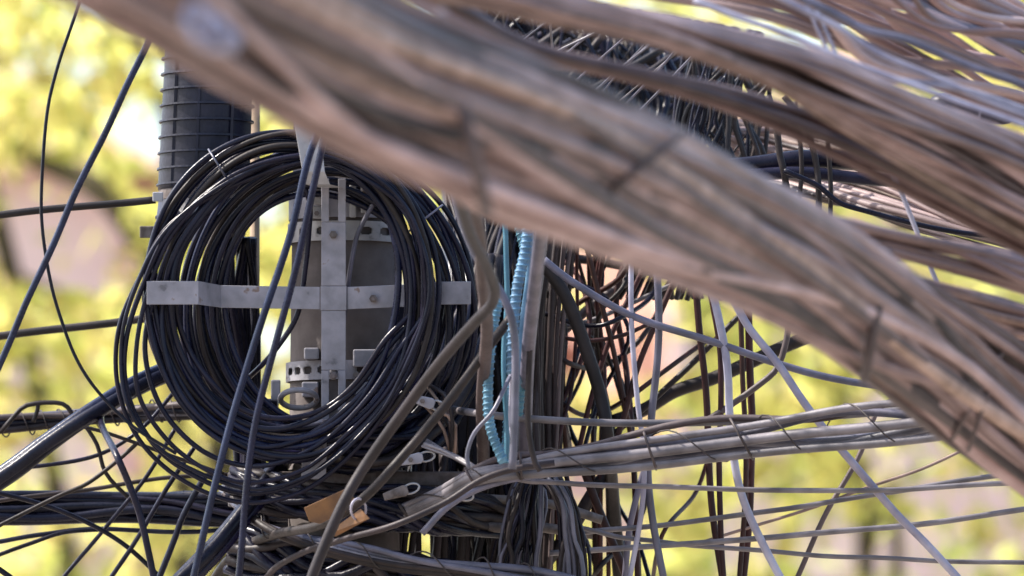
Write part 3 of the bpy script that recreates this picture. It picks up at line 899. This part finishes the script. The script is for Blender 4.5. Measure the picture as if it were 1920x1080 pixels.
WIRES = [
    # left side
    ("thin_wire", "thin black wire curving down in front of the blue black cable", [(175, -80), (145, 15), (110, 120), (88, 215), (78, 340), (80, 430), (96, 535), (120, 615), (150, 685), (190, 742), (250, 800), (330, 850)], 6.5, "black_pvc", -.2),
    ("slack_cable", "black cable falling from the grey bundle to the bottom edge, left of the glossy pair", [(300, 700, .4), (225, 740, .3), (192, 770, .2), (190, 800, .05), (215, 850), (242, 910), (266, 975), (290, 1080), (310, 1190)], 13, "black_pvc", -.18),
    ("straight_cable", "straight blue black cable slanting down to the left edge", [(330, -35), (283, 65), (225, 190), (150, 345), (75, 512), (0, 680), (-120, 945)], 13, "navy_pvc", -.3),
    ("tail_cable", "dark cable running left from the ribbed closure's clamp", [(-200, 425), (0, 405), (140, 388), (290, 373)], 14, "dark_pvc", .14),
    ("tail_cable", "rough brown black cable running left from behind the cross tip", [(-200, 655), (0, 631), (120, 616), (230, 602), (330, 592), (460, 585)], 15, "dark_pvc", .5),
    ("thin_wire", "thin dark wire sagging just above the black left bundle", [(-150, 968), (0, 940), (150, 920), (240, 905), (320, 896), (430, 890)], 8, "dark_pvc", .3),
    ("thin_wire", "black wire passing level just below the black left bundle", [(-150, 1040), (0, 1017), (80, 1000), (200, 994), (380, 995), (540, 990)], 9, "black_pvc", .35),
    ("thin_wire", "black wire rising from the lower left edge to the level wire", [(-120, 1090), (0, 1040), (60, 1018), (120, 998), (190, 992)], 8, "black_pvc", .33),
    ("thin_wire", "dark wire rising from the left edge to the sagging loops", [(-120, 1040), (0, 985), (110, 930), (165, 905), (220, 865), (262, 825)], 8, "dark_pvc", .2),
    ("thin_wire", "black wire slanting from bottom edge up to the sagging loops", [(170, 1150), (212, 1080), (262, 1000), (320, 905), (365, 835)], 9, "black_pvc", .25),
    ("thin_wire", "short thick black wire slanting beside the glossy pair at bottom", [(270, 1160), (300, 1080), (328, 1010), (345, 965), (385, 890)], 12, "black_pvc", .22),
    ("thin_wire", "thin reddish dark wire crossing under the grey left bundle", [(130, 795), (190, 808), (250, 828), (330, 858), (420, 890)], 7, "dark_pvc", .2),
    ("thin_wire", "black wire cutting the bottom left corner", [(-60, 1030), (-10, 1062), (40, 1100), (80, 1150)], 11, "black_pvc", .2),
    ("thin_wire", "black wire dipping from the left edge under the cable trio to the sagging loops", [(-150, 870), (0, 878), (90, 872), (190, 850), (270, 800), (330, 730)], 8, "black_pvc", .3),
    ("thin_wire", "black wire rising from the bottom edge through the black left bundle", [(60, 1160), (120, 1080), (190, 1000), (270, 900), (330, 800)], 8, "black_pvc", .28),
    ("thin_wire", "black wire bowing low from the left edge to the bottom near the glossy pair", [(-120, 905), (0, 925), (120, 960), (230, 1020), (330, 1110)], 9, "black_pvc", .26),
    ("thin_wire", "dark wire dropping from the grey left bundle to the black one", [(140, 770), (180, 830), (200, 890), (260, 950)], 8, "dark_pvc", .3),
    ("glossy_cable", "left one of two glossy black cables falling from the cross's upper tip", [(603, 225), (578, 300), (545, 440), (490, 602), (440, 765), (400, 925), (362, 1090), (345, 1180)], 14, "navy_pvc", -.34),
    ("glossy_cable", "right one of two glossy black cables falling from the cross's upper tip", [(612, 235), (596, 320), (562, 470), (515, 640), (484, 780), (462, 920), (448, 1080), (440, 1180)], 13.5, "navy_pvc", -.36),
    ("slack_cable", "black cable curving over the concrete face left of the cross centre", [(560, 330), (582, 380), (580, 440), (568, 520), (556, 590), (530, 640), (495, 682), (440, 730, .1)], 10, "black_pvc", .0),
    ("thin_wire", "thin grey wire lying on the concrete face right of the cross", [(745, 320, .02), (712, 360), (684, 410), (668, 450), (654, 520), (640, 640, .03)], 9, "slate_pvc", -.0),
    # diagonals right of the coil
    ("slanting_cable", "black brown cable slanting below the thick dark brown one under the coil", [(960, 590), (915, 650), (850, 742), (760, 850), (680, 935), (600, 985, -.3), (520, 1002, -.1), (450, 1030, .15), (400, 1090, .3), (370, 1190, .3)], 18, "dark_pvc", -.42),
    ("slanting_cable", "dark brownish cable curving from the lashed cables down to the pole foot", [(1040, 868), (960, 880), (900, 900), (830, 945), (740, 985), (640, 1012, -.2), (560, 1040, -.1), (500, 1085, .0), (470, 1180, .1)], 12, "umber_pvc", -.3),
    ("slanting_cable", "second slimmer grey cable under the lashed cables' left end", [(1030, 890), (960, 898), (900, 915), (840, 950), (790, 1000)], 13, "slate_pvc", -.2),
    # crossing drop wires
    ("drop_wire", "thick black wire leaning right across the bright gap", [(990, 455), (1030, 510), (1065, 568), (1097, 645), (1125, 740), (1140, 830), (1150, 930, .3), (1165, 1130, .45)], 25, "dark_pvc", .1),
    ("drop_wire", "slate cable crossing the whole gap and sinking to the right", [(1020, 485), (1080, 533), (1140, 570), (1220, 605), (1330, 640), (1450, 678), (1580, 712), (1760, 740)], 14, "slate_pvc", -.05),
    ("drop_wire", "thin dark wire leaning right behind the thick black one", [(1095, 440), (1125, 560), (1146, 640), (1166, 730), (1185, 830)], 10, "maroon_pvc", .3),
    ("drop_wire", "dark wire leaning left through the bright gap", [(1225, 460), (1180, 560), (1142, 640), (1112, 730), (1085, 850)], 10, "maroon_pvc", .32),
    ("drop_wire", "dark wire leaning left nearer the pale uprights", [(1290, 470), (1232, 600), (1196, 690), (1170, 780), (1150, 848)], 11, "maroon_pvc", .25),
    ("drop_wire", "left pale lavender upright wire before the bright gap", [(1184, 430), (1183, 560), (1187, 650), (1196, 760), (1207, 850), (1203, 960), (1178, 1100)], 10, "pale_pvc", -.05),
    ("drop_wire", "right lavender grey upright wire before the bright gap", [(1229, 440), (1235, 580), (1231, 690), (1222, 790), (1214, 880), (1225, 980), (1245, 1090)], 14, "slate_pvc", -.03),
    ("drop_wire", "short dark wire arching level through the bright gap", [(1040, 628), (1080, 637), (1120, 638), (1170, 628), (1215, 608)], 8, "maroon_pvc", .3),
    ("drop_wire", "brown grey wire rising from the dark mass towards the thick bundle", [(1010, 670), (1050, 628), (1110, 572), (1180, 522), (1260, 480)], 18, "brown_pvc", .5),
    ("drop_wire", "pale wire rising beside the brown grey one", [(1060, 612), (1110, 600), (1170, 575), (1230, 548), (1290, 520)], 9, "grey_pvc", .45),
    ("drop_wire", "dark wire passing level under the thick bundle", [(1010, 470), (1060, 482), (1120, 490), (1200, 505), (1280, 520)], 17, "dark_pvc", .6),
    ("drop_wire", "dark upright wire left of the paired wires", [(1303, 500), (1308, 600), (1322, 700), (1326, 800), (1336, 950), (1356, 1100)], 13, "maroon_pvc", .2),
    ("drop_wire", "dark wire paired with the long pale one", [(1322, 500), (1338, 580), (1350, 660), (1352, 760), (1348, 860), (1352, 1000), (1358, 1100)], 11, "maroon_pvc", .1),
    ("drop_wire", "long pale lavender wire swinging right below the lashed cables", [(1322, 500), (1340, 560), (1356, 635), (1364, 700), (1368, 790), (1380, 885), (1402, 960), (1440, 1040), (1480, 1110)], 15, "pale_pvc", -.05),
    ("drop_wire", "straight pale lavender wire slanting to the bottom right", [(1340, 520), (1380, 573), (1412, 622), (1462, 690), (1515, 762), (1592, 862), (1670, 952), (1740, 1022), (1830, 1120)], 15, "pale_pvc", -.1),
    ("drop_wire", "left upright dark wire near the dark bough", [(1388, 560), (1392, 700), (1398, 820), (1396, 960), (1384, 1110)], 10, "maroon_pvc", .2),
    ("drop_wire", "right upright dark wire near the dark bough", [(1404, 560), (1406, 700), (1410, 800), (1408, 900), (1402, 1000), (1392, 1110)], 14, "maroon_pvc", .22),
    ("drop_wire", "thick dark cable rising right behind the uprights", [(1150, 790), (1210, 765), (1262, 735), (1332, 712), (1402, 682), (1485, 645), (1620, 590)], 25, "dark_pvc", .45),
    ("drop_wire", "thin dark wire rising right above the thick dark cable", [(1150, 815), (1185, 785), (1242, 733), (1312, 668), (1382, 598), (1460, 525)], 11, "dark_pvc", .4),
    ("drop_wire", "purple brown wire arcing between the uprights and the bundle", [(1330, 785), (1365, 762), (1420, 722), (1456, 690), (1474, 640), (1480, 600)], 12, "brown_pvc", .1),
    ("drop_wire", "slim brown wire slanting left below the lashed cables", [(1650, 760), (1625, 822), (1590, 892), (1540, 982), (1480, 1110)], 10, "brown_pvc", .2),
    ("drop_wire", "dark brown wire leaning right to the bottom edge", [(1085, 850), (1112, 925), (1135, 985), (1160, 1045), (1190, 1120)], 16, "maroon_pvc", .2),
    ("drop_wire", "slate wire leaning left to the bottom edge", [(1215, 860), (1195, 930), (1180, 1000), (1170, 1110)], 12, "slate_pvc", .15),
    ("drop_wire", "thick dark brown cable dropping left from the lashed cables", [(1180, 830), (1140, 885), (1105, 935), (1075, 985), (1035, 1040), (970, 1130, .4)], 25, "umber_pvc", .3),
    # level wires on the right
    ("span_wire", "tan grey wire running level above the lashed cables", [(805, 756, .34), (840, 766, .1), (900, 776), (1000, 785), (1200, 793), (1450, 788), (1700, 770), (1850, 758)], 14, "grey_pvc", -.15),
    ("span_wire", "slim grey wire running level just below the lashed cables", [(940, 890), (985, 901), (1060, 906), (1300, 915), (1600, 920), (1860, 908), (2150, 892)], 10, "grey_pvc", -.12),
    ("span_wire", "grey wire climbing gently to the right edge, uppermost of the low ones", [(1060, 1003), (1200, 988), (1400, 965), (1560, 940), (1700, 918), (1860, 893), (2150, 850)], 10, "grey_pvc", .05),
    ("span_wire", "grey wire climbing gently to the right edge below its twin", [(1030, 1038), (1250, 1022), (1500, 1003), (1700, 985), (1920, 956), (2150, 925)], 11, "grey_pvc", .0),
    ("span_wire", "lowest grey wire sinking slowly towards the right edge", [(1060, 985), (1160, 1005), (1280, 1020), (1500, 1040), (1700, 1048), (1950, 1056), (2200, 1066)], 9, "grey_pvc", .03),
    ("span_wire", "very thin tan wire rising steeply behind the low grey wires", [(1300, 1022), (1500, 960), (1640, 910), (1770, 860), (1920, 790)], 6, "tan_pvc", .2),
    ("span_wire", "frayed tan cable crossing the dark wires low at centre", [(760, 925), (860, 930), (930, 936), (1030, 945), (1130, 975)], 17, "rusty_steel", .12),
    ("span_wire", "second frayed tan cable beneath, at centre bottom", [(760, 968), (860, 980), (940, 990), (1010, 988), (1110, 1000)], 19, "rusty_steel", .1),
    # upper right
    ("pale_wire", "pale double curved wire hanging before the right hand cables", [(1600, 200), (1635, 258), (1690, 362), (1728, 455), (1765, 545), (1825, 615)], 9, "pale_pvc", -.6),
    ("pale_wire", "left pale wire crossing the lavender cables at top right", [(1490, -40), (1520, 30), (1548, 90), (1578, 150), (1600, 200)], 7, "pale_pvc", -1.5),
    ("pale_wire", "right pale wire crossing the lavender cables at top right", [(1505, -40), (1535, 30), (1562, 90), (1590, 150), (1606, 200)], 7, "pale_pvc", -1.5),
    ("pale_wire", "grey wire slanting across the tan cable fan", [(1730, 300), (1765, 340), (1805, 385), (1850, 425), (1900, 465)], 11, "slate_pvc", -.1),
    ("lavender_cable", "upper lavender cable sloping through the top right corner", [(1340, -60), (1440, -15), (1560, 45), (1640, 95), (1760, 150), (1920, 215), (2150, 300)], 13, "pale_pvc", -1.8),
    ("lavender_cable", "dark violet cable sloping beside the upper lavender one", [(1400, -50), (1540, 15), (1620, 55), (1700, 75), (1820, 125), (1920, 160), (2150, 240)], 15, "slate_pvc", -1.7),
    ("lavender_cable", "lower lavender cable sloping through the top right corner", [(1300, 0), (1460, 60), (1620, 125), (1780, 185), (1920, 235), (2150, 330)], 12, "pale_pvc", -1.9),
    ("lavender_cable", "pale violet cable sloping above the horizontal closure", [(1500, 110), (1640, 145), (1790, 165), (1920, 205), (2100, 270)], 13, "pale_pvc", -1.8),
    ("black_cable", "upper thick black cable running level at the right", [(1290, 330), (1400, 312), (1500, 300), (1620, 302), (1760, 322), (1920, 352), (2200, 400)], 36, "black_pvc", .15),
    ("black_cable", "lower thick black cable running level at the right", [(1290, 345), (1400, 328), (1500, 325), (1620, 336), (1760, 345), (1920, 378), (2200, 430)], 24, "black_pvc", .12),
    ("black_cable", "black cable running level behind the brown cable group at upper right", [(1380, 205), (1440, 222), (1560, 240), (1700, 262), (1900, 310)], 27, "black_pvc", .2),
    ("black_cable", "slim black cable with lumpy joints sagging under the thick black ones", [(1470, 320), (1530, 345), (1572, 380), (1622, 396), (1722, 421), (1850, 440), (2050, 455)], 10, "black_pvc", .0),
    ("black_cable", "thin dark cable emerging lower at the right edge", [(1700, 455), (1790, 472), (1920, 478), (2100, 485)], 9, "dark_pvc", -.2),
    ("black_cable", "dark cable at the right edge above the thick bundle", [(1760, 600), (1830, 602), (1920, 596), (2100, 590)], 14, "slate_pvc", -.1),
    ("dropper", "leftmost short dark dropper between the black cables at right", [(1492, 190), (1500, 260), (1502, 320), (1496, 390), (1480, 560, .1)], 9, "dark_pvc", .05),
    ("dropper", "slanting dark dropper between the black cables at right", [(1470, 180), (1500, 215), (1520, 265), (1532, 320), (1535, 390), (1530, 580, .1)], 12, "dark_pvc", .03),
    ("dropper", "rightmost short dark dropper between the black cables at right", [(1545, 210), (1552, 270), (1558, 330), (1556, 400), (1550, 600, .1)], 9, "dark_pvc", .05),
    ("dropper", "dark dropper wire crossing left of the short droppers", [(1440, 180), (1455, 240), (1462, 290), (1472, 335), (1480, 420, .1), (1470, 560, .2)], 13, "dark_pvc", .05),
]
for (nm, lab, pts, w, mat, dd) in WIRES:
    wire(nm, lab, "cable" if "cable" in nm else "wire", pts, w, mat, dd)

# ---- bundles on the left and the lashed one on the right
bundle("cable_trio", "three thick black cables rising together from the lower left edge", "cable bundle",
       [(-200, 1020, 27, .12), (0, 898, 27, .1), (90, 832, 26, .1), (180, 770, 25, .12), (280, 712, 24, .2), (440, 650, 22, .35)], 3, 25, ["black_pvc", "navy_pvc"], drift=.25, twist=.4, depth=.8, wvar=.08)
bundle("cable_trio", "three thick black cables falling to the bottom edge under the coil", "cable bundle",
       [(530, 860, 26, .1), (480, 935, 28, .0), (420, 1010, 30, -.05), (350, 1080, 31, -.1), (250, 1180, 32, -.15)], 3, 25, ["black_pvc", "navy_pvc"], drift=.25, twist=.4, depth=.8, wvar=.1)
bundle("left_cable_bundle", "dusty grey cable bundle running left below the coil", "cable bundle",
       [(-200, 812, 24, .5), (0, 797, 24, .5), (120, 788, 22, .5), (240, 775, 22, .5), (350, 768, 24, .45), (520, 770, 26, .4)], 8, 15, ["slate_pvc", "dark_pvc", "black_pvc", "brown_pvc"], drift=.8, twist=1.5, lash=14)
strand_loop = new_thing("wire_loop", "small dark wire loop standing up from the grey left bundle", "wire loop", P(75, 785, .45))
strand("loop", [(0, 812), (25, 780), (45, 760), (75, 754), (110, 755), (128, 765), (140, 785)], 9, "dark_pvc", .45, strand_loop)
strand("loop", [(62, 790), (70, 770), (72, 756)], 8, "dark_pvc", .45, strand_loop)
bundle("left_cable_bundle", "heavy black cable bundle running left near the bottom", "cable bundle",
       [(-200, 955, 36, .4), (0, 952, 36, .4), (150, 952, 34, .4), (300, 952, 34, .38), (420, 955, 36, .35), (580, 962, 36, .3)], 15, 14, ["black_pvc"], drift=.6, twist=1.2)
lash_b = bundle("lashed_bundle", "grey twisted cables lashed with wire running right below the centre", "cable bundle",
       [(600, 990, 12, .12), (720, 972, 14, .0), (820, 932, 17, -.12), (890, 892, 20, -.2), (960, 877, 24, -.2), (1040, 866, 29, -.2), (1200, 848, 36, -.22), (1400, 822, 42, -.25), (1560, 802, 45, -.3), (1720, 788, 45, -.35), (1900, 772, 45, -.4)],
       7, 17, ["grey_pvc", "slate_pvc", "grey_pvc", "slate_pvc", "grey_pvc", "brown_pvc", "slate_pvc"],
       lanes=[(.95, -.4), (.42, .5), (.12, -.3), (-.35, .55), (-.62, -.1), (-.95, .6), (.6, 1.0)], ties=((.11, .2, 7), (.125, -.2, 7), (.14, .3, 7), (.30, .1, 5), (.42, .3, 5), (.435, -.1, 5), (.62, .2, 5), (.70, .4, 5)), lash=9, wvar=.2, depth=1.1)
bundle("foot_bundle", "whitish grey cables running right along the bottom edge", "cable bundle",
       [(420, 915, 12, .4), (445, 945, 14, .15), (490, 985, 18, -.05), (600, 1022, 20, -.1), (740, 1050, 22, -.12), (880, 1064, 23, -.15), (1010, 1084, 24, -.15), (1160, 1120, 24, -.15)],
       6, 13, ["grey_pvc", "slate_pvc", "dark_pvc"], drift=.9, twist=3.0, lash=9, depth=.9)
bundle("foot_bundle", "dark tangled cables packed round the pole foot", "cable bundle",
       [(430, 900, 40, .10), (560, 935, 48, .0), (700, 955, 52, -.02), (840, 960, 52, .03), (980, 980, 40, .2)],
       24, 16, ["black_pvc", "black_pvc", "dark_pvc", "black_pvc", "umber_pvc"], drift=1.2, twist=2.0)
bundle("foot_bundle", "brown tangled cables at the very bottom of the pole", "cable bundle",
       [(430, 1030, 50, .10), (600, 1060, 58, .0), (760, 1085, 58, -.02), (920, 1110, 50, .1)],
       22, 17, ["black_pvc", "black_pvc", "dark_pvc", "umber_pvc", "black_pvc"], drift=1.2, twist=2.0)
bundle("foot_bundle", "black slack cables bunched under the coil's lower right", "cable bundle",
       [(500, 800, 30, .09), (600, 845, 44, .03), (720, 835, 60, .0), (830, 740, 62, .12), (900, 600, 50, .3), (915, 480, 40, .4)],
       26, 17, ["black_pvc", "black_pvc", "dark_pvc"], drift=1.0, twist=1.2)
fan("drop_wire_group", "black wires dropping between the glossy pair at the bottom", "drop wires",
    [(455, 880, .2), (458, 960, .1), (462, 1040, .1), (470, 1180, .1)], [(505, 880, .2), (500, 960, .15), (505, 1040, .15), (510, 1180, .15)], 7, 11, ["black_pvc", "navy_pvc"], jit=.2, dspread=.04)


fan("drop_wire_group", "black wires dropping just right of the pole foot", "drop wires",
    [(735, 840, .22), (738, 940, .2), (735, 1040, .2), (730, 1180, .2)], [(870, 840, .3), (868, 940, .28), (866, 1040, .28), (860, 1180, .28)], 16, 13, ["black_pvc", "dark_pvc", "umber_pvc"], lin=.15, dspread=.05)
fan("frayed_rope", "pale frayed rope end poking out left of the lashed cables", "rope",
    [(790, 838, -.1), (830, 850, -.12), (870, 866, -.16), (905, 884, -.2)], [(800, 826, -.1), (836, 846, -.12), (874, 872, -.16), (910, 890, -.2)], 7, 6, ["tan_pvc", "grey_pvc"], jit=.3, dspread=.01, child="strand")
fan("frayed_rope", "brown frayed binding hanging behind the black brown slanting cable", "rope",
    [(770, 735, -.05), (800, 760, -.08), (830, 800, -.08), (842, 850, -.05)], [(800, 720, -.05), (835, 745, -.08), (850, 790, -.08), (858, 850, -.05)], 8, 6, ["tan_pvc", "umber_pvc", "brown_pvc"], jit=.4, dspread=.02, child="strand")
for (lab, x, y, rot) in (("small grey wire clamp between the slanting cables, uppermost", 792, 752, .3), ("small grey wire clamp left of the frayed rope end", 770, 862, -.2),
                         ("small grey wire clamp below the frayed rope end", 842, 925, .15), ("small rusty wire clamp right of the orange tag", 742, 925, -.3)):
    k = new_thing("wire_clamp", lab, "wire clamp", P(x, y, -.1))
    ca, sa = math.cos(rot), math.sin(rot)
    T = lambda q: [(x + a * ca - b * sa, y + a * sa + b * ca) for a, b in q]
    bevel(link_mesh("body", *prism(T([(-24, -7), (18, -11), (24, -6), (24, 6), (18, 11), (-24, 7)]), -.115, -.085), "rusty_steel" if "rusty" in lab else "galvanised", k, smooth=False), .002)
    link_mesh("bolt", *rod(x, y, -.13, -.1155, 5, 6), "rusty_steel", k, smooth=False)
    bl = worldpts(np.array([(*T([(30 + 16 * math.cos(a), 9 * math.sin(a))])[0], -.1) for a in np.linspace(0, 2 * math.pi, 18, endpoint=False)]))
    link_mesh("bail", *tube_geo(bl, .002, 6, True), "pale_steel", k)


# ---- blue spiral wraps
def spiral(label, pts, w, mat, d, pitch=11):
    c = px3(pts, d)
    L = np.sum(np.linalg.norm(np.diff(c[:, :2], axis=0), axis=1))
    root = new_thing("spiral_wrap", label, "spiral wrap", P(*c[0]))
    strand("core", pts, w * .92, mat, d, root, step=10, jit=.4)
    turns = L / pitch
    M = int(turns * 12)
    q = catmull(c, M)
    tan = np.gradient(q[:, :2], axis=0)
    tan /= np.linalg.norm(tan, axis=1)[:, None]
    a = np.linspace(0, 2 * math.pi * turns, M)
    h = w * .46
    cc = np.stack([q[:, 0] - tan[:, 1] * np.cos(a) * h, q[:, 1] + tan[:, 0] * np.cos(a) * h, q[:, 2] + np.sin(a) * h * .001], 1)
    link_mesh("wrap", *tube_geo(worldpts(cc), w * .10 * .001, 6), mat, root)


spiral("light blue spiral wrapped wire bulging left above the lashed cables", [(935, 560), (925, 612), (917, 690), (915, 760), (922, 810), (945, 868)], 19, "blue_spiral", -.35)
spiral("blue spiral wrapped wire hanging in the middle of the blue group", [(992, 400), (985, 470), (970, 540), (962, 620), (960, 700)], 21, "blue_spiral", -.45, 12)
spiral("dark teal spiral wrapped wire at the right of the blue group", [(1000, 540), (988, 620), (980, 700), (972, 780)], 17, "teal_spiral", -.2)
spiral("short blue wire seen above, just under the thick bundle", [(950, 320), (957, 380), (972, 430), (985, 480)], 15, "blue_spiral", -.1)
spiral("lower blue wire running down into the lashed cables", [(962, 690), (952, 760), (950, 810), (945, 870)], 16, "blue_spiral", -.1)
wire("thin_wire", "bare pale wire tail below the middle blue spiral", "wire", [(957, 690), (958, 740), (958, 790), (965, 850)], 7, "pale_pvc", -.3)
wire("thin_wire", "purple grey wire hooked round behind the lightest blue spiral", "wire", [(1000, 600, .1), (972, 670, -.1), (950, 720, -.35), (925, 770), (890, 810), (876, 850), (880, 880)], 8, "slate_pvc", -.4)
wire("thin_wire", "long dark wire bowing down to the lashed cables beside the blue group", "wire", [(1018, 420), (1000, 560), (990, 680), (990, 780), (1003, 860), (1012, 885)], 11, "dark_pvc", -.45)

# ---- orange tag and clutter by the pole foot
tg = new_thing("cable_tag", "orange plastic cable tag folded over the slanting cables", "cable tag", P(640, 960, -.52))
v, f = prism([(570, 952), (648, 916), (668, 938), (674, 948), (600, 982), (580, 978)], -.40, -.397)
bevel(link_mesh("flap", v, f, "orange_plastic", tg, smooth=False), .001)
v = [P(608, 1004, -.36), P(676, 954, -.42), P(693, 972, -.44), P(630, 1006, -.36)]
v += [p + FWD * .003 for p in v]
link_mesh("flap", v, [[0, 3, 2, 1], [4, 5, 6, 7], [0, 1, 5, 4], [1, 2, 6, 5], [2, 3, 7, 6], [3, 0, 4, 7]], "orange_plastic", tg, smooth=False)
link_mesh("strap", *tube_geo(worldpts(np.array([(672 + 14 * math.cos(a), 955 + 20 * math.sin(a), -.42 + .03 * math.sin(a + 1)) for a in np.linspace(0, 6.283, 18, endpoint=False)])), .0022, 6, True), "pale_pvc", tg)

# horizontal closure among the upper right cables
ic = new_thing("inline_closure", "black horizontal splice closure among the upper right cables", "splice closure", P(1830, 207, .1))
c = catmull([P(1745, 192, .1), P(1830, 205, .1), P(1906, 213, .1)], 14)
pr = np.array([.010, .019, .0235, .024, .024, .024, .024, .024, .024, .024, .024, .0235, .020, .010])
link_mesh("housing", *tube_geo(c, pr, 20), "black_plastic", ic)
link_mesh("tail", *tube_geo(catmull([P(1680, 178, .1), P(1720, 187, .1), P(1746, 192, .1)], 8), .006, 8), "black_pvc", ic)
link_mesh("tail", *tube_geo(catmull([P(1905, 213, .1), P(1990, 232, .1), P(2200, 290, .1)], 8), .006, 8), "black_pvc", ic)
k = catmull([P(1745, 192, .1), P(1830, 205, .1), P(1906, 213, .1)], 60)
link_mesh("band", *tube_geo(k[31:34], .0252, 20), "slate_pvc", ic)
